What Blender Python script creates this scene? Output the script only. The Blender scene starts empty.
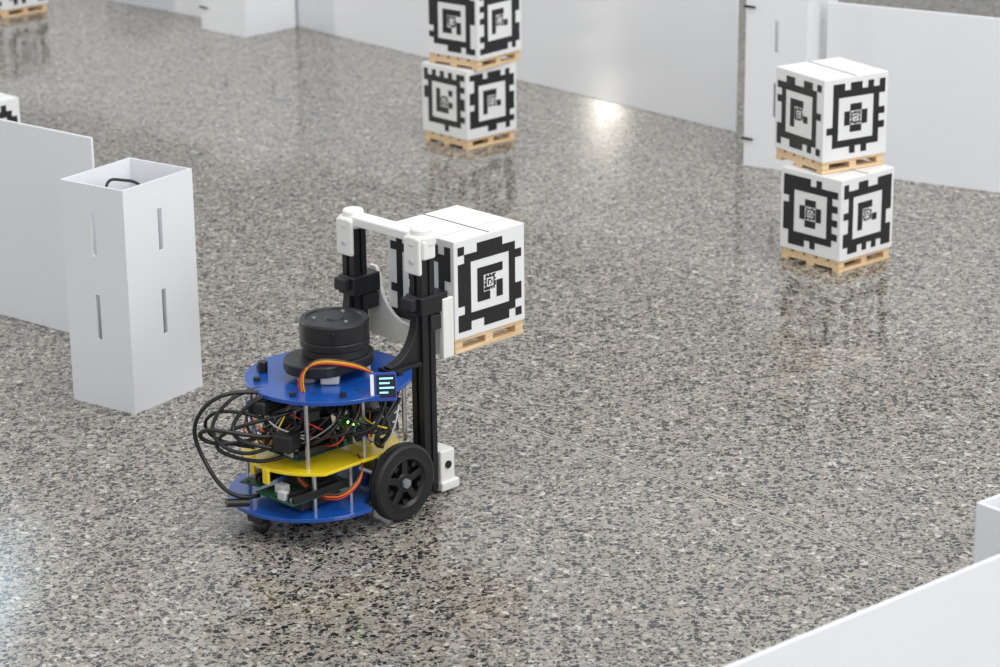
import bpy, bmesh, math, random
from mathutils import Vector, Matrix
scene=bpy.context.scene
COL=scene.collection
scene.view_settings.view_transform='Standard'

# ------------------------------------------------------------ materials
def mat(name,color,rough=.5,metal=0,emit=None,estr=0,spec=None,noise=0,coat=0,nscale=40,crough=.03):
    m=bpy.data.materials.new(name);m.use_nodes=True
    nt=m.node_tree;b=nt.nodes['Principled BSDF']
    b.inputs['Base Color'].default_value=(*color,1)
    b.inputs['Roughness'].default_value=rough
    b.inputs['Metallic'].default_value=metal
    if coat: b.inputs['Coat Weight'].default_value=coat;b.inputs['Coat Roughness'].default_value=crough
    if emit:
        b.inputs['Emission Color'].default_value=(*emit,1);b.inputs['Emission Strength'].default_value=estr
    if noise:
        tc=nt.nodes.new('ShaderNodeTexCoord');n=nt.nodes.new('ShaderNodeTexNoise');n.inputs['Scale'].default_value=nscale
        mx=nt.nodes.new('ShaderNodeMixRGB');mx.inputs['Color1'].default_value=(*[c*(1-noise) for c in color],1)
        mx.inputs['Color2'].default_value=(*[min(1,c*(1+noise)) for c in color],1)
        nt.links.new(tc.outputs['Object'],n.inputs['Vector']);nt.links.new(n.outputs['Fac'],mx.inputs['Fac'])
        nt.links.new(mx.outputs['Color'],b.inputs['Base Color'])
    return m
M_board=mat('white_corrugated_plastic',(.86,.87,.90),.40,noise=.015,nscale=6,coat=.7,crough=.05)
M_card=mat('white_box_card',(.83,.83,.83),.5,noise=.02,nscale=20)
M_seam=mat('box_seam',(.06,.06,.065),.8)
M_seamlite=mat('box_fold_line',(.5,.5,.51),.8)
M_ink=mat('black_print',(.012,.012,.014),.45)
M_blue=mat('blue_acrylic',(.008,.075,.36),.22,noise=.08,coat=.4)
M_yellow=mat('yellow_acrylic',(.90,.66,.012),.25,noise=.05,coat=.4)
M_black=mat('black_plastic',(.012,.012,.014),.38,noise=.2)
M_mast=mat('black_anodised',(.010,.010,.012),.42,noise=.2)
M_black2=mat('black_matte',(.02,.02,.022),.6,noise=.2)
M_rub=mat('tyre_rubber',(.012,.012,.013),.5,noise=.2)
M_white=mat('white_printed_plastic',(.84,.83,.80),.4,noise=.02)
M_alu=mat('aluminium',(.65,.65,.67),.3,1)
M_grey=mat('grey_plastic',(.25,.26,.27),.35)
M_lgrey=mat('light_grey_plastic',(.55,.56,.57),.35)
M_pcb=mat('green_pcb',(.01,.06,.035),.4,noise=.3,nscale=300)
M_pcbk=mat('black_pcb',(.012,.014,.016),.35,noise=.3,nscale=300)
M_gold=mat('brass',(.7,.5,.2),.35,1)
M_cable=mat('black_cable',(.01,.01,.011),.35)
M_or=mat('orange_wire',(.85,.22,.02),.4)
M_red=mat('red_wire',(.55,.03,.02),.4)
M_yw=mat('yellow_wire',(.85,.6,.03),.4)
M_br=mat('brown_wire',(.15,.05,.02),.4)
M_ww=mat('white_wire',(.45,.46,.48),.4)
M_bw=mat('blue_wire',(.02,.06,.35),.4)
M_screen=mat('screen_glass',(.004,.008,.02),.12)
M_oled=mat('screen_text',(.1,.6,.9),.5,emit=(.40,.80,1),estr=1.4)
M_led=mat('green_led',(.1,.8,.1),.5,emit=(.2,1,.15),estr=6)
M_tie=mat('black_tie',(.015,.015,.015),.5)

def wood():
    m=bpy.data.materials.new('pine_wood');m.use_nodes=True;nt=m.node_tree;b=nt.nodes['Principled BSDF']
    tc=nt.nodes.new('ShaderNodeTexCoord');mp=nt.nodes.new('ShaderNodeMapping');mp.inputs['Scale'].default_value=(12,160,160)
    n=nt.nodes.new('ShaderNodeTexNoise');n.inputs['Scale'].default_value=1.5;n.inputs['Detail'].default_value=5
    r=nt.nodes.new('ShaderNodeValToRGB');r.color_ramp.elements[0].position=.3;r.color_ramp.elements[0].color=(.66,.44,.24,1)
    r.color_ramp.elements[1].position=.7;r.color_ramp.elements[1].color=(.88,.68,.43,1)
    nt.links.new(tc.outputs['Object'],mp.inputs[0]);nt.links.new(mp.outputs[0],n.inputs['Vector']);nt.links.new(n.outputs['Fac'],r.inputs[0])
    nt.links.new(r.outputs[0],b.inputs['Base Color']);b.inputs['Roughness'].default_value=.6
    return m
M_wood=wood()

def terrazzo():
    m=bpy.data.materials.new('terrazzo');m.use_nodes=True;nt=m.node_tree;N=nt.nodes;L=nt.links
    b=N['Principled BSDF']
    tc=N.new('ShaderNodeTexCoord')
    def math_(op,a,bv=None,c=None):
        n=N.new('ShaderNodeMath');n.operation=op
        for i,v in enumerate((a,bv,c)):
            if v is None: continue
            if isinstance(v,(int,float)): n.inputs[i].default_value=v
            else: L.new(v,n.inputs[i])
        return n.outputs[0]
    def mix(f,c1,c2):
        n=N.new('ShaderNodeMixRGB')
        for k,v in (('Fac',f),('Color1',c1),('Color2',c2)):
            if isinstance(v,(int,float)): n.inputs[k].default_value=v
            elif isinstance(v,tuple): n.inputs[k].default_value=v
            else: L.new(v,n.inputs[k])
        return n.outputs[0]
    nw=N.new('ShaderNodeTexNoise');nw.inputs['Scale'].default_value=180;nw.inputs['Detail'].default_value=2
    L.new(tc.outputs['Object'],nw.inputs['Vector'])
    vm=N.new('ShaderNodeVectorMath');vm.operation='MULTIPLY_ADD'
    L.new(nw.outputs['Color'],vm.inputs[0]);vm.inputs[1].default_value=(.006,.006,0);L.new(tc.outputs['Object'],vm.inputs[2])
    P=vm.outputs[0]
    nm=N.new('ShaderNodeTexNoise');nm.inputs['Scale'].default_value=2.2;nm.inputs['Detail'].default_value=3
    L.new(tc.outputs['Object'],nm.inputs['Vector'])
    cur=mix(nm.outputs['Fac'],(.285,.258,.222,1),(.345,.318,.278,1))
    def layer(cur,scale,thr,prob,cols,seed):
        v=N.new('ShaderNodeTexVoronoi');v.voronoi_dimensions='2D';v.feature='F1';v.inputs['Scale'].default_value=scale
        e=N.new('ShaderNodeTexVoronoi');e.voronoi_dimensions='2D';e.feature='DISTANCE_TO_EDGE';e.inputs['Scale'].default_value=scale
        off=N.new('ShaderNodeVectorMath');off.operation='ADD';L.new(P,off.inputs[0]);off.inputs[1].default_value=(seed,seed*.7,0)
        L.new(off.outputs[0],v.inputs['Vector']);L.new(off.outputs[0],e.inputs['Vector'])
        s=N.new('ShaderNodeSeparateColor');L.new(v.outputs['Color'],s.inputs[0])
        mk=math_('GREATER_THAN',e.outputs['Distance'],thr)
        on=math_('LESS_THAN',s.outputs[0],prob)
        fac=math_('MULTIPLY',mk,on)
        r=N.new('ShaderNodeValToRGB');r.color_ramp.interpolation='CONSTANT'
        el=r.color_ramp.elements
        el[0].position=0;el[0].color=(*cols[0][1],1);el[1].position=cols[1][0];el[1].color=(*cols[1][1],1)
        for p,c in cols[2:]:
            x=el.new(p);x.color=(*c,1)
        L.new(s.outputs[1],r.inputs[0])
        return mix(fac,cur,r.outputs[0])
    dark=[(0,(.014,.016,.018)),(.45,(.045,.045,.046)),(.60,(.13,.118,.10)),(.70,(.26,.21,.17)),(.80,(.42,.375,.32)),(.92,(.56,.53,.48))]
    small=[(0,(.022,.023,.025)),(.36,(.08,.076,.072)),(.52,(.19,.168,.14)),(.72,(.38,.345,.30)),(.9,(.54,.51,.46))]
    cur=layer(cur,370,.10,.50,small,3.1)
    cur=layer(cur,175,.13,.42,dark,7.7)
    cur=layer(cur,112,.18,.26,dark,1.3)
    sx=N.new('ShaderNodeSeparateXYZ');L.new(tc.outputs['Object'],sx.inputs[0])
    d=Vector((.935,-1.025)).normalized();n2=(-d.y,d.x);c0=-(n2[0]*-.452+n2[1]*3.707)
    v1=math_('MULTIPLY_ADD',sx.outputs[0],n2[0],c0);v2=math_('MULTIPLY_ADD',sx.outputs[1],n2[1],v1)
    mod=math_('ABSOLUTE',v2)
    ln=math_('LESS_THAN',mod,.0036)
    cur=mix(math_('MULTIPLY',ln,.9),cur,(.42,.385,.335,1))
    ln2=math_('LESS_THAN',mod,.0014)
    cur=mix(math_('MULTIPLY',ln2,.85),cur,(.07,.06,.05,1))
    L.new(cur,b.inputs['Base Color'])
    nr=N.new('ShaderNodeTexNoise');nr.inputs['Scale'].default_value=3.5;nr.inputs['Detail'].default_value=4
    L.new(tc.outputs['Object'],nr.inputs['Vector'])
    mr=N.new('ShaderNodeMapRange');mr.inputs['To Min'].default_value=.06;mr.inputs['To Max'].default_value=.15
    mr.inputs['From Min'].default_value=.3;mr.inputs['From Max'].default_value=.7
    L.new(nr.outputs['Fac'],mr.inputs['Value']);L.new(mr.outputs[0],b.inputs['Roughness'])
    b.inputs['IOR'].default_value=1.57
    nb=N.new('ShaderNodeTexNoise');nb.inputs['Scale'].default_value=9;nb.inputs['Detail'].default_value=2
    L.new(tc.outputs['Object'],nb.inputs['Vector'])
    bp=N.new('ShaderNodeBump');bp.inputs['Strength'].default_value=.10;bp.inputs['Distance'].default_value=.0015
    L.new(nb.outputs['Fac'],bp.inputs['Height']);L.new(bp.outputs[0],b.inputs['Normal'])
    return m
M_floor=terrazzo()

# ------------------------------------------------------------ mesh helpers
def obj(name,me,parent=None,loc=(0,0,0),rot=(0,0,0),mats=()):
    o=bpy.data.objects.new(name,me);COL.objects.link(o)
    o.location=loc;o.rotation_euler=rot
    if parent: o.parent=parent
    for m in mats: me.materials.append(m)
    return o
def empty(name,loc=(0,0,0),yaw=0,parent=None):
    o=bpy.data.objects.new(name,None);COL.objects.link(o);o.location=loc;o.rotation_euler=(0,0,yaw);o.empty_display_size=.05
    if parent:o.parent=parent
    return o
def bev(o,w,seg=2):
    if w:
        md=o.modifiers.new('bevel','BEVEL');md.width=w;md.segments=seg;md.limit_method='ANGLE'
    return o
def box(name,parent,size,loc,m,rot=(0,0,0),bevel=0):
    bm=bmesh.new();bmesh.ops.create_cube(bm,size=1)
    for v in bm.verts: v.co=Vector((v.co.x*size[0],v.co.y*size[1],v.co.z*size[2]))
    me=bpy.data.meshes.new(name);bm.to_mesh(me);bm.free()
    return bev(obj(name,me,parent,loc,rot,[m]),bevel)
def add_box(bm,c,s,mi=0):
    r=bmesh.ops.create_cube(bm,size=1)
    for v in r['verts']: v.co=Vector((v.co.x*s[0]+c[0],v.co.y*s[1]+c[1],v.co.z*s[2]+c[2]))
    for f in {f for v in r['verts'] for f in v.link_faces}: f.material_index=mi
def smooth(me,ang=35):
    for p in me.polygons:p.use_smooth=True
    try: me.set_sharp_from_angle(angle=math.radians(ang))
    except Exception: pass
def cyl(name,parent,r,h,loc,m,rot=(0,0,0),seg=48,bevel=0,r2=None):
    bm=bmesh.new();bmesh.ops.create_cone(bm,cap_ends=True,segments=seg,radius1=r,radius2=r if r2 is None else r2,depth=h)
    me=bpy.data.meshes.new(name);bm.to_mesh(me);bm.free();smooth(me)
    return bev(obj(name,me,parent,loc,rot,[m]),bevel)
def lathe(name,parent,prof,loc,m,rot=(0,0,0),seg=64,closed=False):
    bm=bmesh.new();rings=[]
    for i in range(seg):
        a=2*math.pi*i/seg
        rings.append([bm.verts.new((r*math.cos(a),r*math.sin(a),z)) for r,z in prof])
    n=len(prof)
    for i in range(seg):
        A=rings[i];B=rings[(i+1)%seg]
        for j in range(n if closed else n-1):
            k=(j+1)%n
            bm.faces.new((A[j],B[j],B[k],A[k]))
    bmesh.ops.remove_doubles(bm,verts=bm.verts,dist=1e-6)
    bmesh.ops.recalc_face_normals(bm,faces=bm.faces)
    me=bpy.data.meshes.new(name);bm.to_mesh(me);bm.free();smooth(me,30)
    return obj(name,me,parent,loc,rot,[m])
def poly(name,parent,pts,z0,z1,m,loc=(0,0,0),rot=(0,0,0),bevel=0):
    bm=bmesh.new();a=[bm.verts.new((x,y,z0)) for x,y in pts];f=bm.faces.new(a)
    r=bmesh.ops.extrude_face_region(bm,geom=[f])
    for v in r['geom']:
        if isinstance(v,bmesh.types.BMVert): v.co.z=z1
    bmesh.ops.recalc_face_normals(bm,faces=bm.faces)
    me=bpy.data.meshes.new(name);bm.to_mesh(me);bm.free()
    return bev(obj(name,me,parent,loc,rot,[m]),bevel)
def tube(name,parent,pts,r,m):
    cu=bpy.data.curves.new(name,'CURVE');cu.dimensions='3D';cu.bevel_depth=r;cu.bevel_resolution=3;cu.use_fill_caps=True;cu.resolution_u=10
    s=cu.splines.new('NURBS');s.points.add(len(pts)-1)
    for p,q in zip(s.points,pts): p.co=(*q,1)
    s.order_u=min(4,len(pts));s.use_endpoint_u=True
    cu.materials.append(m)
    o=bpy.data.objects.new(name,cu);COL.objects.link(o)
    if parent:o.parent=parent
    return o

# ------------------------------------------------------------ camera
H=1.1829;pitch=math.radians(18.341);roll=math.radians(-.665)
fw=Vector((0,math.cos(pitch),-math.sin(pitch)));up=Vector((0,math.sin(pitch),math.cos(pitch)));rt=Vector((1,0,0))
r2=rt*math.cos(roll)+up*math.sin(roll);u2=up*math.cos(roll)-rt*math.sin(roll)
cd=bpy.data.cameras.new('camera');cam=bpy.data.objects.new('camera',cd);COL.objects.link(cam)
cam.matrix_world=Matrix(((r2.x,u2.x,-fw.x,0),(r2.y,u2.y,-fw.y,0),(r2.z,u2.z,-fw.z,H),(0,0,0,1)))
cd.sensor_width=36;cd.lens=36*2.5802;cd.clip_start=.05
cd.dof.use_dof=True;cd.dof.focus_distance=3.08;cd.dof.aperture_fstop=10
scene.camera=cam

# ------------------------------------------------------------ room
bm=bmesh.new();bmesh.ops.create_grid(bm,x_segments=1,y_segments=1,size=1)
for v in bm.verts: v.co=Vector((v.co.x*9,v.co.y*9+5,0))
me=bpy.data.meshes.new('floor');bm.to_mesh(me);bm.free();obj('floor',me,mats=[M_floor])
M_wall=mat('painted_wall',(.60,.60,.60),.7,noise=.04,nscale=1)
box('wall_back',None,(18,.1,4.2),(0,14.05,2.1),M_wall)

# ------------------------------------------------------------ boxes with markers
INNER={'cross':(0,1,1,0, 1,1, 1,1, 0,1,1,0),'hook':(1,1,1,0, 1,0, 1,1, 1,0,0,0),'ring':(1,1,1,1, 1,0, 1,1, 1,1,0,1),'ell':(1,0,0,1, 1,0, 1,1, 1,1,1,0),'u':(0,1,1,1, 1,1, 0,1, 1,1,1,1)}
def tag_cells(rng,inner=None):
    n=10;g=[[0]*n for _ in range(n)];ii=0
    order=[]
    for i in range(n-1,-1,-1):
        for j in range(n):
            k=min(i,j,n-1-i,n-1-j)
            if k==0: g[i][j]=1 if rng.random()<.52 else 0
            elif k==1: g[i][j]=1
            elif k==3: order.append((i,j))
    for (i,j) in order:
        g[i][j]=INNER[inner][ii] if inner else (1 if rng.random()<.6 else 0);ii+=1
    return g
def tag_box(s,h,loc,yaw,seed,inner=(None,None)):
    rng=random.Random(seed)
    e=empty('marker_box',loc,yaw)
    box('carton',e,(s,s,h),(0,0,h/2),M_card,bevel=.0012)
    bm=bmesh.new();ts=s*.90;c=ts/10
    for face in range(4):
        g=tag_cells(rng,inner[0] if face==0 else inner[1] if face==3 else None);R=Matrix.Rotation(face*math.pi/2,4,'Z')
        def quad(x0,z0,w,hh):
            vs=[bm.verts.new(R@Vector((x,-s/2-.0004,z))) for x,z in ((x0,z0),(x0+w,z0),(x0+w,z0+hh),(x0,z0+hh))]
            bm.faces.new(vs)
        zs=(h-ts)/2
        for i in range(10):
            for j in range(10):
                if g[i][j]: quad(-ts/2+j*c,zs+i*c,c,c)
        g2=tag_cells(rng);cc=c*1.8/10;o0=-c*.9
        for i in range(10):
            for j in range(10):
                if g2[i][j]: quad(o0+j*cc,h/2+o0+i*cc,cc,cc)
    bmesh.ops.recalc_face_normals(bm,faces=bm.faces)
    me=bpy.data.meshes.new('markers');bm.to_mesh(me);bm.free();obj('markers',me,e,mats=[M_ink])
    bm=bmesh.new();t=.0006
    add_box(bm,(0,0,h+t/2),(.0011,s*.985,t))
    me=bpy.data.meshes.new('flap_seam');bm.to_mesh(me);bm.free();obj('flap_seam',me,e,mats=[M_seam])
    bm=bmesh.new()
    add_box(bm,(0,-s*.25,h+t/2),(s*.96,.0007,t))
    me=bpy.data.meshes.new('fold_lines');bm.to_mesh(me);bm.free();obj('fold_lines',me,e,mats=[M_seamlite])
    return e
def pallet(s,h,loc,yaw):
    bm=bmesh.new();t=h*.26
    for k in range(5): add_box(bm,(0,(-.5+.09+k*.205)*s,h-t/2),(s,s*.16,t))
    for k in (-1,0,1):
        add_box(bm,(k*s*.44,0,h/2+0),(s*.11,s*.98,h-2*t))
        add_box(bm,(0,k*s*.44,t/2),(s,s*.12,t))
    me=bpy.data.meshes.new('wooden_pallet');bm.to_mesh(me);bm.free()
    return bev(obj('wooden_pallet',me,None,loc,(0,0,yaw),[M_wood]),.0006)
hb,hp,S=.1307,.0191,.125
def rad(d):return math.radians(d)
Sh=.1193;hbh=.1247;hph=.0182
pallet(Sh*.98,hph,(-.0531,3.048,.173),rad(44.2));tag_box(Sh,hbh,(-.0531,3.048,.173+hph),rad(44.2),12,('ring','u'))
def stack(pl,seeds,inn):
    z=0
    for (x,y,yw),sd,i_ in zip(pl,seeds,inn):
        pallet(S*.97,hp,(x,y,z),rad(yw));tag_box(S,hb,(x,y,z+hp),rad(yw),sd,i_);z+=hp+hb+.0007
stack([(.5344,3.9307,41.5),(.5245,3.961,30.4)],(21,22),(('hook','cross'),('cross','hook')))
stack([(-.0524,4.7328,42.9),(-.0414,4.7322,49.5)],(31,32),(('hook','ell'),('hook','ring')))
stack([(-1.145,6.03,44)],(41,),(('ring','u'),))
stack([(-.937,4.48,45)],(51,),(('ring','u'),))

# ------------------------------------------------------------ partitions
def panel(p0,p1,h=.305,t=.004):
    d=Vector((p1[0]-p0[0],p1[1]-p0[1]));L=d.length
    bm=bmesh.new();add_box(bm,(0,0,h/2),(L,t,h))
    me=bpy.data.meshes.new('partition_panel');bm.to_mesh(me);bm.free()
    return bev(obj('partition_panel',me,None,((p0[0]+p1[0])/2,(p0[1]+p1[1])/2,0),(0,0,math.atan2(d.y,d.x)),[M_board]),.0008,1)
def post(cx,cy,yaw,sx,sy,h=.309,tie=True):
    e=empty('folded_corrugated_post',(cx,cy,0),yaw);t=.0035
    def sheet(nm,w,loc,rot):
        xs=[-w/2,-.0040,.0040,w/2]
        zs=[0,.095,.158,.212,.27,h]
        bm=bmesh.new();V={}
        for i,x in enumerate(xs):
            for j,z in enumerate(zs): V[i,j]=bm.verts.new((x,0,z))
        for i in range(3):
            for j in range(5):
                if i==1 and j in (1,3): continue
                bm.faces.new((V[i,j],V[i+1,j],V[i+1,j+1],V[i,j+1]))
        r=bmesh.ops.extrude_face_region(bm,geom=bm.faces[:])
        for v in r['geom']:
            if isinstance(v,bmesh.types.BMVert): v.co.y+=t
        bmesh.ops.recalc_face_normals(bm,faces=bm.faces)
        me=bpy.data.meshes.new(nm);bm.to_mesh(me);bm.free();obj(nm,me,e,loc,rot,[M_board])
    sheet('side_1',sx,(0,-sy/2,0),(0,0,0))
    sheet('side_2',sy-2*t,(sx/2,0,0),(0,0,math.pi/2))
    sheet('side_3',sx,(0,sy/2,0),(0,0,math.pi))
    sheet('side_4',sy-2*t,(-sx/2,0,0),(0,0,-math.pi/2))
    if tie:
        tube('cable_tie',e,[(-sx*.24,sy*.05,h-.010),(-sx*.14,sy*.12,h-.002),(0,sy*.06,h-.012),(sx*.10,-sy*.08,h-.010),(sx*.14,-sy*.16,h-.03)],.0020,M_tie)
    else:
        for k,z in enumerate((.05,.29)):
            tube('cable_tie_%d'%(k+1),e,[(-sx*.5,sy*.5+.004,z),(-sx*.5-.004,sy*.44,z+.001),(-sx*.5-.004,sy*.34,z)],.0022,M_tie)
    return e
post(-.4955,3.3300,rad(55.2),.1367,.1119)
panel((-1.45,4.24),(-.573,3.549))
panel((-.62,6.005),(.452,4.765))
def post_from(L,F,R,**k):
    L,F,R=map(Vector,(L,F,R));a=(R-F);b=(L-F);c=(L+R)/2
    return post(c.x,c.y,math.atan2(a.y,a.x),a.length,b.length,**k)
post_from((.443,4.52),(.545,4.455),(.61,4.556),tie=False)
panel((.583,4.478),(1.6,3.868))
post_from((-.665,5.807),(-.567,5.691),(-.463,5.80),tie=False)
panel((-1.6,6.75),(-.655,5.90))
panel((-.2,1.507),(1.0,2.515))
post_from((.424,2.14),(.463,2.094),(.563,2.178),tie=True)

# ------------------------------------------------------------ robot
O=Vector((-.1795,2.9265,0));YAW=rad(45)
robot=empty('wheeled_forklift_robot',O,YAW)
Ri=Matrix.Rotation(-YAW,3,'Z')
def wl(s,y,z): return tuple(Ri@(Vector((s,y,z))-O))
def plate(name,cx,r,z0,z1,m,ymax=None,xcut=None,notch=None):
    pts=[];n=96
    for i in range(n):
        a=2*math.pi*i/n;x=cx+r*math.cos(a);y=r*math.sin(a)
        if notch and x>notch[0]: y=max(-notch[1],min(notch[1],y))
        if ymax: y=max(-ymax,min(ymax,y))
        if xcut: x=min(x,xcut)
        pts.append((x,y))
    out=[]
    for p in pts:
        if not out or (Vector(p)-Vector(out[-1])).length>1e-5: out.append(p)
    return poly(name,robot,out,z0,z1,m,bevel=.0006)
ZT=.173
plate('bottom_plate',-.068,.1,.032,.037,M_blue,notch=(-.055,.071),xcut=.05)
plate('middle_plate',-.052,.094,.083,.087,M_yellow,ymax=.074)
plate('top_plate',-.036,.1,ZT-.005,ZT,M_blue)
def wheel(side):
    e=empty('wheel_'+('right' if side<0 else 'left'),parent=robot)
    e.location=(0,side*.085,.048);e.rotation_euler=(math.pi/2 if side<0 else -math.pi/2,0,0)
    w=.009
    lathe('tyre',e,[(.0315,-w),(.044,-w),(.0468,-w*.75),(.048,-w*.4),(.048,-.001),(.0474,0),(.048,.001),(.048,w*.4),(.0468,w*.75),(.044,w),(.036,w*.92),(.0315,w)],(0,0,0),M_rub,closed=True)
    lathe('rim',e,[(.0265,-w*.9),(.0320,-w*.9),(.0320,w*.95),(.0305,w*1.02),(.0275,w*.6),(.0265,w*.4)],(0,0,0),M_black,closed=True)
    for k in range(5):
        a=k*2*math.pi/5+.3
        box('spoke',e,(.022,.009,.005),(.018*math.cos(a),.018*math.sin(a),w*.4),M_black,(0,0,a),.001)
        a+=math.pi/5
        cyl('rim_boss',e,.0035,.006,(.0245*math.cos(a),.0245*math.sin(a),w*.35),M_black,seg=16)
    lathe('hub',e,[(0,-w*.4),(.0125,-w*.4),(.0125,w*.55),(.011,w*.75),(0,w*.75)],(0,0,0),M_black)
    cyl('hub_collar',e,.0062,.004,(0,0,w*.95),M_grey,seg=6)
    cyl('axle_screw',e,.0024,.004,(0,0,w*1.05),M_alu,seg=16)
    cyl('motor_mount_disc',e,.026,.002,(0,0,-w*.9),M_black2)
wheel(-1);wheel(1)
for s in (-1,1):
    cyl('gear_motor',robot,.012,.05,(0,s*.047,.050),M_alu,(math.pi/2,0,0),bevel=.001)
    box('gearbox',robot,(.024,.012,.024),(0,s*.064,.050),M_grey,bevel=.002)
box('caster_housing',robot,(.026,.026,.016),(-.144,.005,.0235),M_black,bevel=.004)
lathe('caster_ball',robot,[(.0105*math.sin(math.pi*i/16),-.0105*math.cos(math.pi*i/16)) for i in range(17)],(-.144,.005,.0105),M_black,seg=32)
for x,y in ((-.02,-.062),(-.115,-.06),(-.115,.06),(-.02,.062),(-.066,-.068)):
    cyl('standoff',robot,.003,.046,(x,y,.060),M_alu,seg=6)
for x,y in ((.028,-.062),(-.115,-.05),(-.115,.05),(.028,.062),(-.045,-.070)):
    cyl('standoff_upper',robot,.0028,ZT-.005-.087,(x,y,(ZT-.005+.087)/2),M_alu,seg=6)
def board(name,size,loc,m,rot=0,comps=(),seed=0,n=26,tilt=0):
    e=empty(name,parent=robot);e.location=loc;e.rotation_euler=(tilt,0,rot)
    box('pcb',e,(size[0],size[1],.0016),(0,0,0),m)
    for c,s,mm in comps: box('component',e,s,(c[0],c[1],.0008+s[2]/2+c[2]),mm,bevel=min(s)*.08)
    rng=random.Random(seed)
    for k in range(n):
        sx=rng.uniform(.001,.005);sy=rng.uniform(.001,.004)
        box('chip',e,(sx,sy,.0012),(rng.uniform(-.46,.46)*size[0],rng.uniform(-.46,.46)*size[1],.0014),rng.choice([M_black,M_lgrey,M_gold,M_black2]))
    return e
board('motor_driver_board',(.100,.066,0),(-.104,-.032,.056),M_pcb,0,[((-.005,-.030,0),(.080,.004,.008),M_black),((-.005,-.024,0),(.080,.003,.005),M_alu),
    ((-.005,-.017,0),(.076,.004,.008),M_black),((-.005,-.012,0),(.076,.0025,.005),M_lgrey),((.028,.010,0),(.016,.016,.004),M_black),((-.03,.008,0),(.012,.014,.010),M_lgrey),((.0,.02,0),(.03,.008,.009),M_black2),((-.044,-.010,0),(.008,.012,.010),M_lgrey)],1)
board('sensor_board',(.05,.03,0),(-.125,.022,.060),M_pcb,0.2,[((0,-.01,0),(.04,.004,.008),M_black),((0,.008,0),(.02,.01,.006),M_alu)],7)
box('battery_pack',robot,(.075,.04,.020),(-.065,.045,.070),M_black2,bevel=.003)
box('board_riser',robot,(.06,.045,.014),(-.1,-.03,.046),M_black2,bevel=.001)
box('yellow_clip',robot,(.004,.010,.018),(-.146,-.010,.076),M_yellow,bevel=.001)
box('yellow_clip',robot,(.004,.008,.018),(-.136,.026,.076),M_yellow,bevel=.001)
board('computer_board',(.10,.08,0),(-.075,-.005,.098),M_pcb,0,[((.036,-.022,0),(.018,.016,.014),M_alu),((.036,0,0),(.018,.016,.014),M_alu),((.036,.022,0),(.018,.018,.013),M_alu),
   ((-.02,-.035,0),(.05,.005,.009),M_black),((.012,-.03,0),(.01,.009,.004),M_lgrey),((-.044,-.02,0),(.010,.016,.008),M_alu),((-.044,.005,0),(.010,.014,.010),M_black)],2)
hs=bmesh.new();add_box(hs,(0,0,.004),(.062,.052,.010))
for k in range(12): add_box(hs,(0,-.0245+k*.00445,.018),(.062,.0018,.020))
me=bpy.data.meshes.new('finned_heatsink');hs.to_mesh(me);hs.free();obj('finned_heatsink',me,robot,(-.090,-.002,.1),mats=[M_black])
board('carrier_board',(.09,.07,0),(-.072,0,.138),M_pcbk,0,[((0,-.03,0),(.07,.005,.009),M_black),((-.03,-.015,0),(.014,.016,.012),M_alu),((.0,-.012,0),(.018,.014,.006),M_lgrey),((.03,-.02,0),(.012,.012,.010),M_black)],9,n=34)
board('breakout_board',(.055,.04,0),(-.004,-.042,.125),M_pcbk,0,[((0,-.014,0),(.045,.005,.009),M_black),((.015,.005,0),(.014,.012,.008),M_lgrey)],3)
board('regulator_board',(.044,.034,0),(-.050,-.060,.124),M_pcb,0,[((0,-.011,0),(.034,.005,.006),M_black),((.01,.006,0),(.010,.008,.004),M_lgrey)],4,tilt=rad(70))
board('power_board',(.034,.030,0),(-.010,-.072,.125),M_pcbk,0,[((0,.009,0),(.026,.005,.006),M_lgrey),((-.006,-.004,0),(.010,.010,.005),M_black)],14,tilt=rad(78))
for x in (-.068,-.060,-.052): box('status_led',robot,(.0026,.0026,.0026),(x,-.070,.138-.004*(x>-.062)),M_led)
box('usb_hub',robot,(.055,.026,.016),(-.118,.012,.155),M_black,rot=(0,.05,.2),bevel=.003)
box('connector_block',robot,(.020,.012,.012),(-.105,-.045,.150),M_black,bevel=.001)
box('connector_block',robot,(.014,.010,.014),(-.020,-.068,.152),M_lgrey,bevel=.001)
box('connector_block',robot,(.012,.010,.016),(.000,-.072,.148),M_black,bevel=.001)
box('camera_module',robot,(.026,.026,.022),(-.128,-.028,.120),M_black,rot=(0,0,.3),bevel=.003)
# lidar
LC=(-.024,.000);LZ=ZT
for x,y in ((-.03,-.022),(-.03,.022),(.03,-.022),(.03,.022)):
    cyl('lidar_leg',robot,.0045,.012,(LC[0]+x,LC[1]+y,LZ+.006),M_lgrey,seg=20)
def capsule(L,r,n=20):
    pts=[]
    for i in range(n+1):
        a=-math.pi/2+math.pi*i/n;pts.append((L/2+r*math.cos(a),r*math.sin(a)))
    for i in range(n+1):
        a=math.pi/2+math.pi*i/n;pts.append((-L/2+r*math.cos(a),r*math.sin(a)))
    return pts
poly('lidar_base',robot,capsule(.035,.041),0,.014,M_black,loc=(LC[0]-.010,LC[1],LZ+.011),bevel=.002)
cyl('lidar_motor',robot,.013,.016,(LC[0]-.044,LC[1],LZ+.0081),M_grey,bevel=.002)
box('lidar_adapter',robot,(.030,.022,.010),(LC[0]-.028,LC[1]-.022,LZ+.0055),M_lgrey,rot=(0,0,rad(45)),bevel=.002)
cyl('lidar_lower_body',robot,.039,.012,(*LC,LZ+.030),M_black2,bevel=.002)
lathe('lidar_head',robot,[(0,0),(.040,0),(.0418,.0015),(.0418,.009),(.0410,.0098),(.0410,.0112),(.0418,.012),(.0418,.031),(.040,.0335),(.034,.034),(.033,.0325),(.012,.0325),(.011,.034),(0,.034)],(*LC,LZ+.035),M_black)
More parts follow.
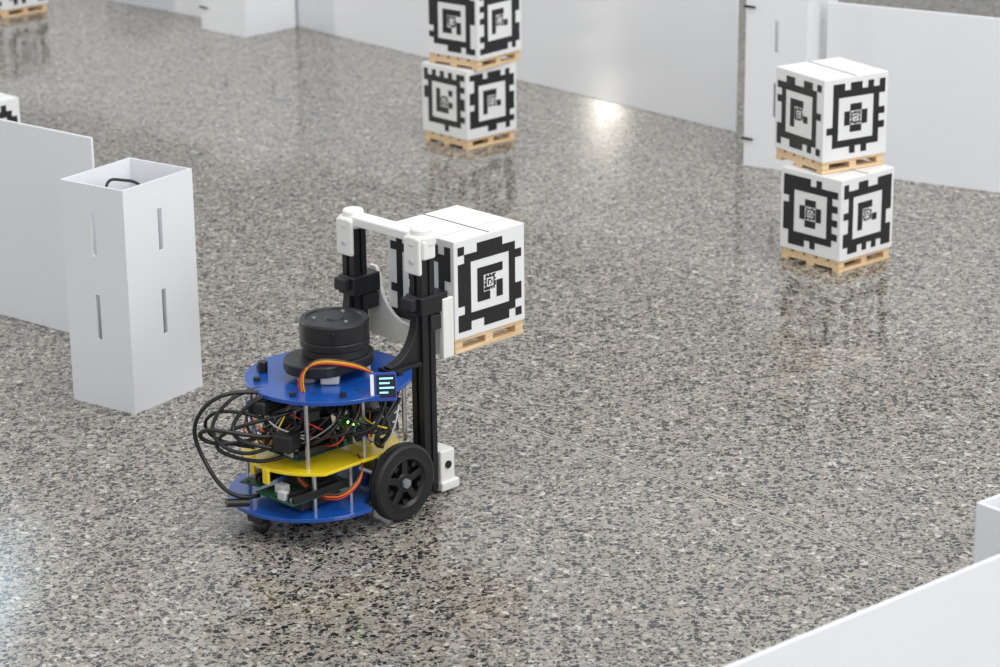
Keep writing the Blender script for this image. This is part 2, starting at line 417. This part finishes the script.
for a in (.4,2.5,4.6): cyl('lidar_screw',robot,.0022,.002,(LC[0]+.024*math.cos(a),LC[1]+.024*math.sin(a),LZ+.0685),M_grey,seg=16)
box('lidar_window',robot,(.012,.004,.012),(LC[0]-.028,LC[1]-.0295,LZ+.057),M_screen,rot=(0,0,rad(45)),bevel=.001)
for a in (200,240,275,150,120,310,20,60):
    x=-.036+.086*math.cos(rad(a));y=.086*math.sin(rad(a))
    cyl('plate_screw',robot,.0042,.005,(x,y,ZT+.0025),M_black,seg=6)
for a in (215,258,290):
    x=-.036+.07*math.cos(rad(a));y=.07*math.sin(rad(a))
    cyl('plate_hole',robot,.003,.0006,(x,y,ZT+.0002),M_black2,seg=20)
cyl('deck_knob',robot,.006,.014,(-.085,.062,ZT+.007),M_black,seg=20,bevel=.001)
# masts
MY={-1:-.048,1:.072};DZ=.008
for s in (-1,1):
    my=MY[s];nm='right' if s<0 else 'left'
    prof=[(-.0105,-.0105),(-.0025,-.0105),(-.0025,-.0085),(.0025,-.0085),(.0025,-.0105),(.0105,-.0105),(.0105,-.0025),(.0085,-.0025),(.0085,.0025),(.0105,.0025),(.0105,.0105),(.0025,.0105),(.0025,.0085),(-.0025,.0085),(-.0025,.0105),(-.0105,.0105),(-.0105,.0025),(-.0085,.0025),(-.0085,-.0025),(-.0105,-.0025)]
    poly('mast_'+nm,robot,prof,.006,.318,M_mast,loc=(.075,my,0))
    g=[(.018,ZT),(.066,ZT),(.066,.235),(.060,.235)]
    for i in range(1,11):
        t=i*math.pi/2/10;g.append((.014+.046*math.cos(t),.235-(.235-ZT-.007)*math.sin(t)))
    poly('mast_gusset_'+nm,robot,g,-.006,.006,M_black,loc=(0,my,0),rot=(math.pi/2,0,0),bevel=.0008)
    box('gusset_foot_'+nm,robot,(.050,.024,.005),(.036,my,ZT+.002),M_black,bevel=.001)
    box('mast_foot_'+nm,robot,(.024,.028,.052),(.099,my,.029),M_white,bevel=.002)
    box('mast_foot_toe_'+nm,robot,(.030,.034,.012),(.101,my,.009),M_white,bevel=.002)
    cyl('mast_foot_screw_'+nm,robot,.005,.002,(.099,my-.0145,.036),M_black,(math.pi/2,0,0),seg=20)
    box('slider_'+nm,robot,(.044,.030,.024),(.082,my,.246),M_black,bevel=.002)
    box('slider_wing_'+nm,robot,(.012,.020,.016),(.058,my+.004,.248),M_black2,bevel=.002)
    box('slider_lower_'+nm,robot,(.026,.026,.020),(.090,my,.222),M_black2,bevel=.002)
    cyl('mast_cap_'+nm,robot,.0180,.014,(.075,my,.318+DZ),M_white,bevel=.003)
    cyl('mast_cap_knob_'+nm,robot,.0130,.010,(.075,my,.328+DZ),M_white,bevel=.003)
    box('mast_cap_skirt_'+nm,robot,(.006,.027,.046),(.0610,my,.300+DZ),M_white,bevel=.0025)
    box('mast_cap_side_'+nm,robot,(.020,.006,.024),(.073,my+s*.014,.308+DZ),M_white,bevel=.0025)
    cyl('cap_screw_'+nm,robot,.0032,.002,(.0575,my,.293+DZ),M_lgrey,(0,math.pi/2,0),seg=16)
MC=(MY[1]+MY[-1])/2
box('mast_crossbar',robot,(.024,.11,.012),(.075,MC,.321+DZ),M_white,bevel=.002)
box('lower_crossbar',robot,(.012,.10,.020),(.099,MC,.022),M_white,bevel=.002)
U=[(-.074,.172),(.068,.172),(.068,.262),(.056,.262)]
for i in range(13):
    t=math.pi*i/12
    U.append((.050*math.cos(t),.250-.052*math.sin(t)))
U+=[(-.056,.250),(-.074,.250)]
poly('fork_carriage',robot,U,-.0025,.0025,M_white,loc=(.108,MC,0),rot=(math.pi/2,0,math.pi/2),bevel=.0008)
for s in (-1,1):
    box('fork_tine_'+('r' if s<0 else 'l'),robot,(.125,.018,.005),(.168,MC+s*.03,.1702),M_white,bevel=.001)
    box('fork_gusset_'+('r' if s<0 else 'l'),robot,(.018,.008,.076),(.102,MC+s*.073,.212),M_white,bevel=.0015)
# display
de=empty('display_module',parent=robot)
de.location=(-.0375,-.099,.181);de.rotation_euler=(rad(-14),0,rad(-40))
box('display_pcb',de,(.030,.002,.034),(0,0,0),M_bw,bevel=.001)
box('display_glass',de,(.022,.0016,.026),(.003,-.0016,.001),M_screen,bevel=.0003)
for k,w in enumerate((.016,.012,.017,.010)):
    box('display_text',de,(w,.0003,.0018),(.003-.008+w/2,-.0026,.010-k*.0055),M_oled)
box('display_header',de,(.004,.005,.030),(-.0135,-.002,0),M_white)
box('display_bracket',de,(.012,.02,.004),(0,.01,-.010),M_black)
# ---------------- wires
DZW=.009
def WT(name,pts,r,m,dz=0,ds=0): return tube(name,robot,[wl(p[0]+ds,p[1],p[2]+dz) for p in pts],r,m)
WT('power_cable_1',[(-.235,2.88,.14),(-.27,2.85,.158),(-.315,2.83,.172),(-.35,2.82,.158),(-.368,2.82,.124),(-.352,2.82,.085),(-.335,2.81,.056),(-.312,2.80,.045),(-.29,2.82,.042)],.0026,M_cable,DZW,.005)
WT('power_cable_2',[(-.23,2.87,.125),(-.28,2.84,.108),(-.33,2.83,.098),(-.362,2.82,.115),(-.35,2.81,.132),(-.31,2.81,.122),(-.26,2.82,.112),(-.225,2.84,.118)],.0026,M_cable,DZW,.005)
WT('usb_cable_1',[(-.24,2.89,.15),(-.29,2.85,.170),(-.325,2.83,.155),(-.345,2.82,.12),(-.31,2.81,.093),(-.27,2.81,.10),(-.235,2.83,.125)],.0024,M_cable,DZW)
WT('usb_cable_2',[(-.22,2.85,.10),(-.26,2.82,.082),(-.30,2.82,.085),(-.34,2.82,.10),(-.325,2.82,.125),(-.28,2.82,.135),(-.24,2.84,.14)],.0024,M_cable,DZW)
WT('usb_cable_3',[(-.28,2.83,.135),(-.32,2.83,.150),(-.36,2.83,.138),(-.34,2.84,.10),(-.29,2.84,.095)],.0022,M_cable,DZW)
WT('usb_cable_4',[(-.235,2.86,.152),(-.262,2.84,.166),(-.295,2.83,.155),(-.32,2.82,.125),(-.30,2.81,.108),(-.26,2.81,.105),(-.24,2.84,.09)],.0026,M_cable,DZW)
tube('cable_plug',robot,[wl(-.322,2.800,.050),wl(-.297,2.812,.046)],.0052,M_cable)
for k,(m,dy,dz) in enumerate(((M_or,0,0),(M_yw,.003,.0018),(M_red,-.002,-.0016),(M_br,.004,.0035))):
    WT('deck_wire_%d'%(k+1),[(-.232+dy,2.840,.160),(-.239+dy,2.840,.178+dz),(-.233+dy,2.84,.200+dz),(-.212,2.84,.207+dz),(-.185,2.85,.200+dz),(-.165,2.865,.190+dz),(-.150,2.88,.176)],.0011,m,.003,.003)
for k,(m,dz) in enumerate(((M_red,0),(M_or,.003),(M_br,.006))):
    WT('motor_wire_%d'%(k+1),[(-.24,2.83,.066+dz),(-.225,2.82,.052+dz),(-.20,2.80,.049+dz),(-.175,2.80,.057+dz),(-.158,2.83,.075+dz),(-.17,2.85,.09)],.0011,m)
rng=random.Random(8)
wm=[M_cable,M_ww,M_cable,M_grey,M_cable,M_red,M_cable,M_or,M_cable,M_bw,M_cable,M_cable,M_yw,M_cable,M_br]
for k in range(38):
    x0=rng.uniform(-.29,-.13);x1=x0+rng.uniform(-.07,.07);z0=rng.uniform(.094,.12);z1=rng.uniform(.13,.165)
    x1=max(-.30,min(-.12,x1));mm=wm[k%len(wm)]
    WT('harness_wire_%d'%(k+1),[(x0,2.86,z0),(x0+rng.uniform(-.01,.01),2.82+.15*abs(x0+.22),z0+.012),((x0+x1)/2+rng.uniform(-.03,.03),2.812+.15*abs(x0+.22),(z0+z1)/2-rng.uniform(-.01,.018)),(x1,2.83+.1*abs(x1+.22),z1),(x1,2.87,z1)],rng.choice([.0013,.0020,.0024]) if mm is M_cable else .0010,mm)

# ------------------------------------------------------------ lights
w=bpy.data.worlds.new('world');scene.world=w;w.use_nodes=True
bg=w.node_tree.nodes['Background'];bg.inputs[0].default_value=(.94,.97,1,1);bg.inputs[1].default_value=.80
def area(name,loc,target,sx,sy,power,color=(1,1,1)):
    l=bpy.data.lights.new(name,'AREA');l.shape='RECTANGLE';l.size=sx;l.size_y=sy;l.energy=power;l.color=color
    o=bpy.data.objects.new(name,l);COL.objects.link(o);o.location=loc
    o.rotation_euler=(Vector(target)-Vector(loc)).to_track_quat('-Z','Y').to_euler();return o
area('ceiling_light',(.8,2.8,3.6),(0,3.5,0),3.0,3.0,80,(1,.98,.95))
area('front_fill_light',(4.0,-1.0,2.2),(0,3.6,0),2.5,2.0,118,(.97,.98,1))  # added fill from behind the camera, right side, to brighten upright white faces
area('ceiling_light',(-2.8,9.2,3.2),(-2.8,9.2,0),1.6,2.4,36,(.65,.85,1))
area('side_lamp',(-4.7,5.54,1.20),(.19,5.03,.03),.09,.20,30,(1,.94,.82))
